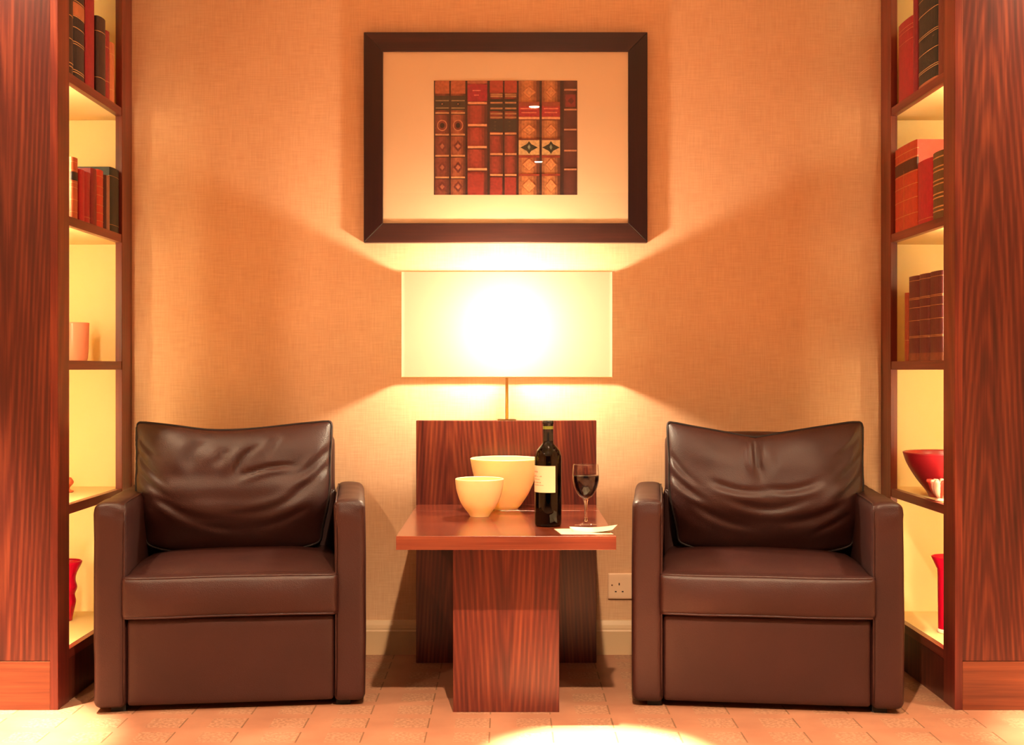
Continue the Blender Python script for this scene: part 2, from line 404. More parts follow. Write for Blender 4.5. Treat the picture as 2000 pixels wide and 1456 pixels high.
# books
bookmats = {}
def bmat(c, name):
    k = (c, name)
    if k not in bookmats: bookmats[k] = flat(name, L(*c), .42, .4, var=.12, vs=60, bump=.25, bs=260)
    return bookmats[k]
GOLD = (196, 150, 92)
M_page = flat('page_edges', L(206, 176, 128), .8, .1)
def book(side, X, shelf, pa, pb, ht, color, dep, label, group, bands=(), inset=.012, grid=False, cat='book', mat_side=None, rnd=.007):
    """pa..pb photo columns of the spine; ht its height in metres; bands (z0, z1, colour) as fractions of the height"""
    xs = abs(X) + inset
    d0, d1 = xs * F / abs(pa - cx), xs * F / abs(pb - cx)
    ya, yb = sorted((d0 - DW, d1 - DW)); t = yb - ya - .0012
    s = side; z = SH[shelf]
    m = bmat(color, 'book_cloth_%d_%d_%d' % color)
    o_loc = (s * xs, ya + .0006, z + .0005)
    n = 10; out = []; inn = []
    for i in range(n + 1):
        a = PI * i / n
        out.append((-rnd * math.sin(a), t / 2 - t / 2 * math.cos(a)))
    outer = [(dep, 0)] + out + [(dep, t)]
    inner = [(dep, t - .003)] + [(max(x + .003, .001), max(.003, min(t - .003, y))) for x, y in reversed(out)] + [(dep, .003)]
    bm = bmesh.new()
    pts = outer + inner
    lo = [bm.verts.new((s * x, y, 0)) for x, y in pts]; hi = [bm.verts.new((s * x, y, ht)) for x, y in pts]
    for i in range(len(pts)):
        j = (i + 1) % len(pts); bm.faces.new((lo[i], lo[j], hi[j], hi[i]))
    no, ni = len(outer), len(inner)
    for i in range(min(no, ni) - 1):
        a, b_, c, d = i, i + 1, no + ni - 2 - i, no + ni - 1 - i
        for Q in (lo, hi):
            try: bm.faces.new((Q[a], Q[b_], Q[c], Q[d]))
            except ValueError: pass
    o = obj('book', bm, m, None, loc=o_loc, label=label, cat=cat, group=group)
    obj('pages', BX(min(s * .004, s * (dep - .003)), max(s * .004, s * (dep - .003)), .0032, t - .0032, .003, ht - .004), M_page, o)
    # bands round the spine
    cols = {}
    for (z0, z1, c) in bands: cols.setdefault(c, []).append((z0, z1))
    for c, L_ in cols.items():
        for z0, z1 in L_:
            bm = bmesh.new()
            e = .0007
            A = [(x - e, y) for x, y in out]
            A = [(.004, -e * .5)] + A + [(.004, t + e * .5)]
            v0 = [bm.verts.new((s * x, y, z0 * ht)) for x, y in A]; v1 = [bm.verts.new((s * x, y, z1 * ht)) for x, y in A]
            for i in range(len(A) - 1): bm.faces.new((v0[i], v0[i + 1], v1[i + 1], v1[i]))
            nm = 'gilt_band' if c == GOLD else 'title_label'
            obj(nm, bm, bmat(c, nm), o)
    if grid:
        for yy in (.12, .5, .88):
            bm = bmesh.new()
            a = PI * yy; x = -rnd * math.sin(a) - .001
            box(bm, min(s * x, s * (x + .0008)), max(s * x, s * (x + .0008)), yy * t - .0006, yy * t + .0006, .02 * ht, .70 * ht)
            obj('gilt_line', bm, bmat(GOLD, 'gilt_band'), o)
    return o
def gb(*zs, w=.007): return [(z, z + w, GOLD) for z in zs]
G1 = 'books on the upper shelf of the left bookcase'
book(-1, XL, 4, 128, 141, .335, (44, 30, 26), .22, 'dark book nearest the front stile on upper left shelf', G1, gb(.06, .09, .3, .5, .72))
book(-1, XL, 4, 142, 163.5, .325, (30, 30, 34), .22, 'thick black book with gilt bands and tan title panel', G1, [(.56, .68, (170, 100, 60))] + gb(.045, .065, .30, .32, .45, .55, .69, .82, .9))
book(-1, XL, 4, 166, 183, .285, (134, 26, 36), .20, 'tall crimson book beside the thick black one', G1, [])
book(-1, XL, 4, 187, 203, .238, (52, 34, 30), .20, 'dark brown round-backed book right of the tall crimson one', G1, gb(.2, .8), rnd=.012)
book(-1, XL, 4, 203.5, 212, .215, (128, 38, 36), .19, 'short dull red book beside the dark brown round-backed one', G1, gb(.75, .25))
book(-1, XL, 4, 212.5, 222, .190, (176, 98, 58), .18, 'small tan book at the far end of upper left shelf', G1, gb(.2, .8))
G2 = 'books on the second shelf of the left bookcase'
book(-1, XL, 3, 139, 150, .178, (168, 82, 46), .14, 'narrow tan book with a black title band', G2, [(.62, .76, (34, 24, 26))] + gb(.1, .3, .5, .58, .78, .92))
book(-1, XL, 3, 154, 163, .152, (168, 34, 44), .13, 'first of a pair of matching short crimson books', G2, [])
book(-1, XL, 3, 163.5, 174, .152, (150, 28, 40), .13, 'second of a pair of matching short crimson books, farther back', G2, gb(.1))
book(-1, XL, 3, 176, 187, .172, (118, 26, 36), .14, 'dark maroon book with plain spine on second left shelf', G2, [])
book(-1, XL, 3, 188, 200, .178, (186, 62, 44), .14, 'orange-red book with small gilt marks', G2, gb(.1, .24, .38, .55, .7, .88))
book(-1, XL, 3, 201, 205.5, .170, (64, 22, 28), .14, 'very thin black-red book', G2, [])
book(-1, XL, 3, 206, 212, .172, (156, 112, 92), .14, 'thin pale tan book beside the big black-green one', G2, [])
book(-1, XL, 3, 213, 231, .205, (20, 34, 34), .17, 'big black-green book at the far end of second left shelf', G2, gb(.1, .86))
G3 = 'books on the upper shelf of the right bookcase'
book(1, XR, 4, 1756, 1785, .248, (138, 30, 36), .20, 'broad crimson book at the far end of upper right shelf', G3, gb(.72, .85, .9, w=.004))
book(1, XR, 4, 1785.5, 1794, .290, (112, 22, 34), .20, 'narrow dark crimson book, taller than its crimson neighbour', G3, [])
book(1, XR, 4, 1795, 1833, .290, (26, 34, 32), .21, 'large black-green book with gilt lettering on tan boards', G3,
     [(0.0, .03, (150, 92, 60)), (.965, 1.0, (150, 62, 46))] + gb(.14, .16, .33, .50, .52, .74, .90, w=.006))
book(1, XR, 4, 1834, 1850, .285, (92, 40, 30), .21, 'brown book half hidden behind the right front stile', G3, [])
G4 = 'books on the second shelf of the right bookcase'
book(1, XR, 3, 1749, 1792, .268, (178, 62, 42), .21, 'large orange-red book with gilt grid and black band', G4, [(.66, .80, (64, 26, 24))] + gb(.16, .34, .50, .645, .81, .9), grid=True)
book(1, XR, 3, 1793.5, 1822, .190, (166, 22, 50), .18, 'bright crimson book beside the large gilt-grid one', G4, gb(.06))
book(1, XR, 3, 1823.5, 1846, .195, (84, 66, 40), .18, 'olive and gold patterned book by the right front stile', G4, gb(.1, .16, .3, .36, .5, .56, .7, .76, .9, w=.02))
G5 = 'set of maroon volumes on the middle right shelf'
for i, (a, b_, nm) in enumerate(((1777, 1797, 'farthest'), (1797.5, 1818, 'middle'), (1818.5, 1842, 'nearest'))):
    book(1, XR, 2, a, b_, .262, (88, 32, 38), .2, f'thick maroon volume with gilt rules, {nm} of the matching set of three', G5,
         [(.0, .09, (120, 66, 46))] + gb(.27, .285, .47, .62, .72, .735, .94, w=.006), rnd=.009)
book(1, XR, 2, 1769, 1776, .215, (150, 66, 40), .19, 'thin tan book standing behind the maroon set', 'books on the middle right shelf', gb(.3))

# shelf ornaments
def Wshelf(px, s, shelf):
    p = W(px, 0, s); p.z = SH[shelf] + .0005; return p
def shell(pts, t=.004):
    """outside profile then inside profile"""
    o = smoothprof(pts, 6); ins = [(max(0.0, r - t), z) for r, z in o if z > pts[0][1] + t]
    return [(0, pts[0][1])] + o + [(o[-1][0] - t * .5, o[-1][1] + t * .3)] + list(reversed(ins)) + [(0, pts[0][1] + t)]
obj('candle_glass', lathe(shell([(.036, 0), (.043, .004), (.046, .03), (.048, .08), (.049, .122)], .003)), M_frost, None, True,
    loc=Wshelf(143, 612, 2), label='frosted pink glass tumbler on the middle shelf of left bookcase', cat='candle holder')
o = obj('glass_ornament', lathe(shell([(.016, 0), (.02, .004), (.008, .012), (.018, .026), (.02, .034), (.013, .046)], .0025)), flat('amber_glass', L(200, 96, 60), .15, .6), None, True,
    loc=Wshelf(131, 618, 1), label='small amber glass ornament just showing past the left front stile', cat='ornament')
obj('wavy_vase', lathe(shell([(.020, 0), (.026, .03), (.032, .06), (.029, .083), (.036, .105), (.031, .128), (.034, .150), (.050, .183), (.049, .190)], .0035)), M_redglass, None, True,
    loc=Wshelf(128, 610, 0), label='red glass vase with wavy sides, bottom compartment of left bookcase', cat='vase')
b = obj('display_bowl', lathe(shell([(.048, 0), (.05, .006), (.058, .02), (.085, .055), (.112, .10), (.124, .135)], .005)), M_redbowl, None, True,
    loc=Wshelf(1846, 640, 1), label='dark red flared bowl on the shelf of the right bookcase', cat='bowl')
r = empty('flower_ornament', Wshelf(1839, 662, 1), label='shiny pink glass flower ornament in front of the red bowl', cat='ornament')
M_pinkglass = flat('pink_glass', L(246, 190, 170), .1, .8)
M_rubyglass = flat('ruby_glass', L(210, 60, 50), .12, .7)
obj('base', lathe([(0, 0), (.018, 0), (.02, .004), (.006, .012), (0, .012)], 24), M_pinkglass, r, True)
for i in range(9):
    a = 2 * PI * i / 9; rr = .032 + .010 * (i % 2)
    path = [Vector((rr * k / 5 * math.cos(a + .12 * k), rr * k / 5 * math.sin(a + .12 * k), .008 + .066 * (k / 5) ** 1.3 - .014 * (k == 5))) for k in range(6)]
    obj('petal', sweep(path, lambda u: .003 + .009 * math.sin(PI * min(1, u * .85 + .1)), seg=10), M_rubyglass if i % 3 == 0 else M_pinkglass, r, True)
r = empty('cylinder_vase', Wshelf(1853, 640, 0), label='tall bright red cylinder vase with flared lip on a white foot', cat='vase')
obj('body', lathe(shell([(.030, .013), (.031, .018), (.032, .10), (.033, .185), (.037, .20), (.052, .232)], .0035)), M_redglass, r, True)
obj('foot', lathe([(0, 0), (.032, 0), (.034, .004), (.031, .0125), (0, .0125)], 40), flat('white_glass', L(244, 226, 206), .2, .5), r, True, label='white glass foot')

# ------------------------------------------------------------------ framed picture
FW, FH = .944, .700
pc = empty('framed_picture', ((987.5 - cx) / 588, 0, (2.075 + 1.376) / 2), label='wide dark wooden picture frame with book-spine print over the lamp', cat='picture')
fy0, fy1 = -.030, -.002; BW = .064
def rail(name, a, b_, c, d, m):
    bm = bmesh.new()
    lo = [bm.verts.new((x, fy1, z)) for x, z in (a, b_, c, d)]
    hi = [bm.verts.new((x, fy0, z)) for x, z in (a, b_, c, d)]
    for i in range(4): bm.faces.new((lo[i], lo[(i + 1) % 4], hi[(i + 1) % 4], hi[i]))
    bm.faces.new(lo); bm.faces.new(hi); return obj(name, bm, m, pc, bevel=.0015)
hw, hh = FW / 2, FH / 2; iw, ih = hw - BW, hh - BW
M_frameZ = wood('dark_stained_frame_upright', L(22, 9, 9), L(34, 13, 12), L(48, 20, 17), 'Z', freq=20, warp=1.0, seed=7.2, rough=.28)
rail('frame_rail', (-hw, hh), (hw, hh), (iw, ih), (-iw, ih), M_frame)
rail('frame_rail', (-hw, -hh), (hw, -hh), (iw, -ih), (-iw, -ih), M_frame)
rail('frame_rail', (-hw, -hh), (-iw, -ih), (-iw, ih), (-hw, hh), M_frameZ)
rail('frame_rail', (hw, -hh), (iw, -ih), (iw, ih), (hw, hh), M_frameZ)
obj('mount', BX(-iw - .004, iw + .004, -.0215, -.004, -ih - .004, ih + .004), M_mat, pc, label='wide cream mount board')
obj('glazing', BX(-iw - .002, iw + .002, -.0262, -.0254, -ih - .002, ih + .002), M_picglass, pc)
# the print: old leather spines, drawn flat
mp, nt, N, K, B = newmat('printed_book_spines'); setin(B, Roughness=.6)
at = N.new('ShaderNodeVertexColor'); at.layer_name = 'Col'
nz = N.new('ShaderNodeTexNoise'); nz.inputs['Scale'].default_value = 120; nz.inputs['Detail'].default_value = 3
tcn = N.new('ShaderNodeTexCoord'); K.new(tcn.outputs['Object'], nz.inputs['Vector'])
mr = N.new('ShaderNodeMapRange'); mr.inputs['From Min'].default_value = .3; mr.inputs['From Max'].default_value = .7; mr.inputs['To Min'].default_value = .62; mr.inputs['To Max'].default_value = 1.02
K.new(nz.outputs['Fac'], mr.inputs['Value'])
vm = N.new('ShaderNodeVectorMath'); vm.operation = 'SCALE'; K.new(at.outputs['Color'], vm.inputs[0]); K.new(mr.outputs[0], vm.inputs['Scale'])
K.new(vm.outputs[0], B.inputs['Base Color'])
pw = 281 / 588; ph = 224 / 588
bm = bmesh.new(); cl = bm.loops.layers.float_color.new('Col'); lev = [0]
def U(u, v): return ((u - 880) / 1560 * pw, (718 - v) / 1240 * ph)
def poly(pts, c):
    lev[0] += 1; y = -.0218 - lev[0] * .000012
    f = bm.faces.new([bm.verts.new((U(*p)[0], y, U(*p)[1])) for p in pts])
    for l in f.loops: l[cl] = L(*c)
def rect(u0, u1, v0, v1, c): poly([(u0, v0), (u1, v0), (u1, v1), (u0, v1)], c)
rect(100, 1660, 98, 1338, (52, 22, 14))
def mixc(a, b_, t): return tuple(int(x + (y - x) * t) for x, y in zip(a, b_))
def spine(u0, u1, c):
    n = 7
    for i in range(n):
        t = abs((i + .5) / n - .42) * 1.7
        rect(u0 + (u1 - u0) * i / n, u0 + (u1 - u0) * (i + 1) / n, 98, 1338, mixc(c, (70, 28, 18), min(.75, t * t)))
def dia(cu, cv, a, b_, c): poly([(cu - a, cv), (cu, cv - b_), (cu + a, cv), (cu, cv + b_)], c)
def diaL(cu, cv, a, b_, c, bg):
    dia(cu, cv, a, b_, c); dia(cu, cv, a - 9, b_ - 9, bg)
TAN, TN2, RED, DK = (186, 116, 72), (204, 140, 88), (158, 56, 38), (52, 40, 26)
spine(112, 268, (132, 64, 46)); spine(284, 442, (164, 88, 56)); spine(465, 680, (160, 58, 42)); spine(708, 852, (150, 56, 40)); spine(868, 1002, (150, 58, 40))
spine(1022, 1248, (198, 124, 70)); spine(1274, 1472, (200, 130, 74)); spine(1512, 1656, (92, 42, 32))
for u0, u1 in ((112, 268), (284, 442)):
    rect(u0, u1, 98, 240, (176, 92, 56)); rect(u0, u1, 262, 420, (60, 44, 26)); rect(u0 + 6, u1 - 6, 310, 322, (150, 124, 80)); rect(u0 + 6, u1 - 6, 390, 402, (150, 124, 80))
    dia((u0 + u1) / 2, 352, 30, 20, (20, 18, 14)); dia((u0 + u1) / 2, 352, 10, 8, (180, 120, 80))
    c = (u0 + u1) / 2
    for rr, cc in ((56, (190, 120, 80)), (46, (120, 50, 36)), (26, (44, 22, 14))):
        poly([(c + rr * math.cos(q * PI / 8), 585 + rr * 1.1 * math.sin(q * PI / 8)) for q in range(16)], cc)
    for v in (440, 676, 905, 1140): rect(u0 + 4, u1 - 4, v, v + 18, (196, 140, 92)); rect(u0, u1, v + 20, v + 28, (54, 24, 18))
    for v in (810, 1040, 1250): dia(c, v, 52, 62, (112, 46, 36)); dia(c, v, 26, 30, (168, 96, 66))
rect(465, 680, 140, 320, (158, 24, 44)); rect(520, 610, 200, 212, (214, 120, 100)); rect(535, 590, 250, 262, (214, 110, 90)); rect(465, 680, 98, 130, (180, 100, 70))
for v in (330, 570, 808, 1048): rect(470, 676, v, v + 24, (228, 156, 108)); rect(465, 680, v + 25, v + 38, (84, 28, 20))
rect(470, 640, 1100, 1338, (150, 46, 34))
for u0, u1 in ((708, 852), (868, 1002)):
    rect(u0, u1, 98, 230, (168, 60, 40)); rect(u0, u1, 300, 430, (44, 32, 20))
    for v in (240, 262, 330, 392, 448, 490): rect(u0 + 6, u1 - 6, v, v + 18, (172, 120, 76))
    rect(u0, u1, 515, 655, (50, 40, 30))
    for v in (545, 590, 625): dia((u0 + u1) / 2 - 14, v, 12, 8, (90, 74, 40))
    for v in (664, 886, 1112): rect(u0 + 4, u1 - 4, v, v + 20, (214, 146, 96)); rect(u0, u1, v + 22, v + 34, (80, 28, 20))
    rect(u0 + 6, u1 - 10, 1150, 1338, (146, 44, 32))
for u0, u1 in ((1022, 1248), (1274, 1472)):
    c = (u0 + u1) / 2; a = (u1 - u0) / 2 - 34
    for v, b_ in ((225, 72), (632, 66), (1010, 74), (1240, 80)):
        diaL(c, v, a, b_, (164, 88, 50), (208, 136, 80))
        diaL(c, v, a * .5, b_ * .5, (196, 122, 76), (212, 144, 88))
    rect(u0, u1, 330, 380, (150, 66, 40)); rect(u0, u1, 380, 490, (166, 40, 44)); rect(u0 + 20, u1 - 20, 396, 410, (220, 120, 90)); rect(u0 + 30, u1 - 30, 440, 452, (220, 120, 90))
    rect(u0, u1, 494, 518, (232, 160, 110)); rect(u0, u1, 518, 530, (110, 44, 26))
    rect(u0, u1, 728, 745, (120, 50, 30)); rect(u0, u1, 745, 905, (206, 164, 108)); rect(u0, u1, 912, 936, (150, 52, 30)); rect(u0, u1, 1112, 1134, (150, 52, 30))
    dia(c, 825, 96, 50, (46, 44, 24)); dia(c, 825, 50, 70, (46, 44, 24)); dia(c, 820, 16, 30, (140, 150, 120))
for v in (190, 405, 622, 850, 1054): rect(1516, 1652, v, v + 18, (190, 130, 92))
rect(1530, 1640, 250, 385, (130, 40, 34)); dia(1590, 320, 36, 36, (90, 24, 26))
obj('art_print', bm, mp, pc, label='print of eight old leather book spines')

# ------------------------------------------------------------------ side table with upright back panel
tb = empty('side_table', (0, -DW + 3.414, 0), label='red walnut side table with broad slab front leg and tall back panel', cat='side table')
ty = -DW + 3.414
TT = .5145
yf = (-DW + F / 743) - ty           # front edge of the top
yg = (-DW + F / 629) - ty           # groove
yp = (-DW + F / 602) - ty           # panel front
tx = -.002
obj('tabletop', BX(tx - .2895, tx + .2895, yf, yg - .0015, TT - .0365, TT), M_woodTop, tb, bevel=.0012)
obj('rear_ledge', BX(tx - .2895, tx + .2895, yg + .0015, yp, TT - .0365, TT), M_woodTop, tb, bevel=.0012)
obj('front_leg', BX(tx - .1475, tx + .1475, 0, .05, 0, TT - .0366), wood('walnut_leg_figured', WD, WM, WL, 'Z', freq=70, warp=1.0, seed=9.45, arch=(0.0, 430, -30)), tb, bevel=.001)
obj('stretcher', BX(tx - .03, tx + .03, .05, yp, .30, TT - .0366), M_woodZ, tb)
obj('back_panel', BX(tx - .2925, tx + .2925, yp, yp + .04, 0, .787), M_woodT, tb, bevel=.0012)

# ------------------------------------------------------------------ lamp standing on the back panel
lp = empty('table_lamp', (0, -DW + 3.987 + .020, .787), label='lamp with wide ivory rectangular shade on a thin pole above the table', cat='lamp')
oy = lp.location.y
obj('pole', sweep([Vector((0, 0, .0)), Vector((0, 0, .2)), Vector((0, 0, .232))], .0048, seg=12), M_brass, lp, True)
obj('mount_plate', BX(-.03, .03, -.018, .018, 0, .004), M_brass, lp)
obj('lamp_holder', sweep([Vector((0, 0, .232)), Vector((0, BULB[1] - oy, .232)), Vector((0, BULB[1] - oy, .262))], .009, seg=12), M_brass, lp, True)
sh0, sh1 = .9295 - .787, 1.253 - .787
sy0, sy1 = -DW + F / 640 - oy, -.030 - oy
bm = bmesh.new(); hx = .3225; rc = .012; P_ = []
for (ccx, ccy, a0) in ((hx - rc, sy1 - rc, 0), (-hx + rc, sy1 - rc, 90), (-hx + rc, sy0 + rc, 180), (hx - rc, sy0 + rc, 270)):
    for k in range(5):
        a = math.radians(a0 + 22.5 * k); P_.append((ccx + rc * math.cos(a), ccy + rc * math.sin(a)))
lo = [bm.verts.new((x, y, sh0)) for x, y in P_]; hi = [bm.verts.new((x, y, sh1)) for x, y in P_]
for i in range(len(P_)): j = (i + 1) % len(P_); bm.faces.new((lo[i], lo[j], hi[j], hi[i]))
sh = obj('lamp_shade', bm, M_shade, lp, True)
for zz in (sh0, sh1):
    obj('shade_trim', sweep([Vector((x, y, zz)) for x, y in P_], .0016, closed=True, seg=6), M_shadetrim, sh, True)
obj('shade_bracket', sweep([Vector((-hx + .002, BULB[1] - oy, sh0 + .10)), Vector((hx - .002, BULB[1] - oy, sh0 + .10))], .002, seg=6), M_brass, lp, True)
bb = obj('bulb', lathe([(0, -.03), (.012, -.028), (.022, -.02), (.028, -.008), (.0285, .004), (.024, .016), (.014, .025), (0, .0285)], 24), M_bulb, lp, True, loc=(0, BULB[1] - oy, BULB[2] - lp.location.z))

# ------------------------------------------------------------------ things on the table
def on_table(px, s): p = W(px, 0, s); p.z = TT + .0004; return p
def bowl(px, s, prof, label, name='bowl', t=.005):
    return obj(name, lathe(shell(prof, t), 64), M_ivory, None, True, loc=on_table(px, s), label=label, cat='bowl', group='ivory bowls on the side table')
bowl(986, 621, [(.040, 0), (.043, .004), (.052, .014), (.078, .055), (.098, .105), (.106, .140), (.109, .158)], 'large ivory bowl standing at the back of the table behind the small one')
bowl(936.5, 655, [(.028, 0), (.030, .004), (.034, .010), (.054, .038), (.067, .072), (.0715, .098), (.0725, .1115)], 'small ivory bowl in front of the large ivory bowl')
# wine bottle
bt = empty('wine_bottle', on_table(1070.5, 697), label='dark wine bottle with a pale label on the side table', cat='bottle')
R_ = .038
bp_ = [(.033, 0), (.0365, .002), (R_, .008), (R_, .06), (R_, .12), (R_, .186), (.0372, .197), (.033, .211), (.024, .222), (.0165, .230), (.0145, .240), (.0138, .26), (.0138, .285), (.0155, .2865), (.0155, .2935), (.0135, .2945)]
obj('bottle_glass', lathe([(0, 0)] + bp_ + [(0, .2945)], 48), M_bottle, bt, True)
obj('wine', lathe([(0, .002), (.034, .003), (R_ - .0015, .01), (R_ - .0015, .178), (0, .178)], 40), flat('dark_wine', L(18, 6, 10), .12, .6), bt, True)
obj('capsule', lathe([(.0150, .232), (.0148, .24), (.0143, .258), (.0143, .285), (.0160, .2862), (.0160, .2945), (.014, .2955), (0, .2955)], 40), flat('black_foil', L(20, 24, 22), .25, .6), bt, True)
obj('capsule_ring', lathe([(.0146, .271), (.0147, .272), (.0147, .2785), (.0146, .2795)], 40), flat('green_gold_foil', L(120, 130, 50), .35, .5), bt, True, label='green and gold ring on the neck')
def arc(r, z0, z1, a0, a1, n=24, bm=None):
    bm = bm or bmesh.new()
    v = [[bm.verts.new((r * math.sin(math.radians(a0 + (a1 - a0) * i / n)), -r * math.cos(math.radians(a0 + (a1 - a0) * i / n)), z)) for z in (z0, z1)] for i in range(n + 1)]
    for a, b_ in zip(v, v[1:]): bm.faces.new((a[0], b_[0], b_[1], a[1]))
    return bm
lb = obj('paper_label', arc(R_ + .0003, .096, .170, -88, 30), flat('cream_label_paper', L(232, 200, 160), .7), bt, True, label='cream paper label')
M_ink = flat('faded_red_ink', L(196, 128, 98), .7)
bm = bmesh.new(); rnd_ = random.Random(3)
for z, h_, segs in ((.151, .005, ((-78, -50),)), (.139, .004, ((-80, -58), (-52, -46), (-40, -30))), (.131, .003, ((-76, -40),)), (.122, .003, ((-80, -66), (-62, -34))), (.115, .003, ((-76, -22),))):
    for a0, a1 in segs:
        a = a0
        while a < a1:
            w_ = rnd_.uniform(2.5, 5); arc(R_ + .0006, z, z + h_ * rnd_.uniform(.6, 1), a, min(a1, a + w_), 2, bm); a += w_ + 1.6
obj('lettering', bm, M_ink, lb)
# paper leaflets under the glass
def leaflet(pts, lift, label, n=14):
    """pts: four corners (x, y) in the room; lift(u, v) height above the table"""
    bm = bmesh.new(); A, B_, C_, D_ = [Vector((x, y, 0)) for x, y in pts]
    g = {}
    org = A.copy(); org.z = TT
    for side_ in (0, 1):
        for i in range(n + 1):
            for j in range(n + 1):
                u, v = i / n, j / n
                p = A.lerp(B_, u).lerp(D_.lerp(C_, u), v); p.z = lift(u, v) + side_ * .0006
                p.x -= org.x; p.y -= org.y; g[side_, i, j] = bm.verts.new(p)
    for i in range(n):
        for j in range(n):
            for q in (0, 1): bm.faces.new([g[q, a, b_] for a, b_ in ((i, j), (i + 1, j), (i + 1, j + 1), (i, j + 1))])
    for i in range(n):
        for a, b_ in (((i, 0), (i + 1, 0)), ((i, n), (i + 1, n)), ((0, i), (0, i + 1)), ((n, i), (n, i + 1))):
            bm.faces.new((g[(0,) + a], g[(0,) + b_], g[(1,) + b_], g[(1,) + a]))
    return obj('leaflet', bm, M_paper, None, True, loc=(org.x, org.y, TT), label=label, cat='leaflet', group='paper leaflets under the wine glass')
M_paper = flat('white_leaflet_paper', L(240, 226, 196), .6)
def XY(px, py):
    s = (py - cy) / (H - TT); p = W(px, 0, s); return (p.x, p.y)
leaflet([XY(1096, 1044.5), XY(1198, 1044.5), XY(1180, 1033), XY(1082, 1034)], lambda u, v: .0003, 'flat white paper leaflet lying at the right front edge of the table')
leaflet([XY(1118, 1039.5), XY(1196, 1044), XY(1206, 1034), XY(1112, 1030.5)], lambda u, v: .0011 + .0105 * max(0, (u - .38) / .62) ** 1.6, 'white paper leaflet with its right end lifting off the one below')
# wine glass
wgz = TT + .0019
wg = empty('wine_glass', (W(1144, 0, 697).x, W(1144, 0, 697).y, wgz), label='stemmed glass of red wine standing on the paper leaflets', cat='wine glass')
bowlp = [(.004, .072), (.008, .0745), (.020, .083), (.0305, .100), (.0362, .120), (.0378, .136), (.0368, .155), (.0352, .1705)]
bo = smoothprof(bowlp, 6); bi = [(max(.0005, r_ - .0011), z_ + .0008) for r_, z_ in bo]
obj('foot', lathe([(0, 0), (.031, 0), (.0312, .0012), (.022, .003), (.010, .0065), (.0055, .013), (.0045, .02), (0, .02)], 48), M_glass, wg, True)
M_stem = newmat('solid_glass')[0]; _b = M_stem.node_tree.nodes['Principled BSDF']; setin(_b, Base_Color=(1, .96, .9, 1), Roughness=.03, Transmission_Weight=1.0, IOR=1.45)
obj('stem', lathe([(0, .008), (.0062, .012), (.0042, .022), (.0036, .04), (.0042, .058), (.0065, .068), (.008, .0735), (0, .0765)], 32), M_stem, wg, True)
obj('bowl', lathe(bo + [(.0347, .1708)] + list(reversed(bi)), 64), M_glass, wg, True)
wi = [(max(0, r_ - .0016), z_ + .0018) for r_, z_ in bo if z_ < .137]
obj('red_wine', lathe([(0, wi[0][1])] + wi + [(wi[-1][0], .1395), (0, .1395)], 48), flat('red_wine', L(14, 3, 6), .1, .25), wg, True)

# ------------------------------------------------------------------ wall socket
so = empty('wall_socket', (W(1188, 0, 585).x + .073, 0, H - (1145.5 - cy) / 584), label='white double power socket low on the wall beside the right armchair', cat='socket')
M_sock = flat('socket_plastic', L(228, 192, 158), .35, .4)
obj('faceplate', rbox(.146, .009, .086, .003, 6, center=(0, -.0045, 0)), M_sock, so, True)
M_hole = flat('socket_hole', L(40, 20, 14), .8)
for c in (-.036, .036):
    bm = bmesh.new()
    box(bm, c - .002, c + .002, -.0096, -.008, .003, .011)
    box(bm, c - .0145, c - .0085, -.0096, -.008, -.020, -.016); box(bm, c + .0085, c + .0145, -.0096, -.008, -.020, -.016)
    obj('pin_holes', bm, M_hole, so)
bm = bmesh.new()
for c in (-.060, .060):
    box(bm, c - .0025, c + .0025, -.0098, -.008, .001, .006)
obj('screws', bm, flat('screw', L(110, 80, 60), .3, Metallic=.8), so)

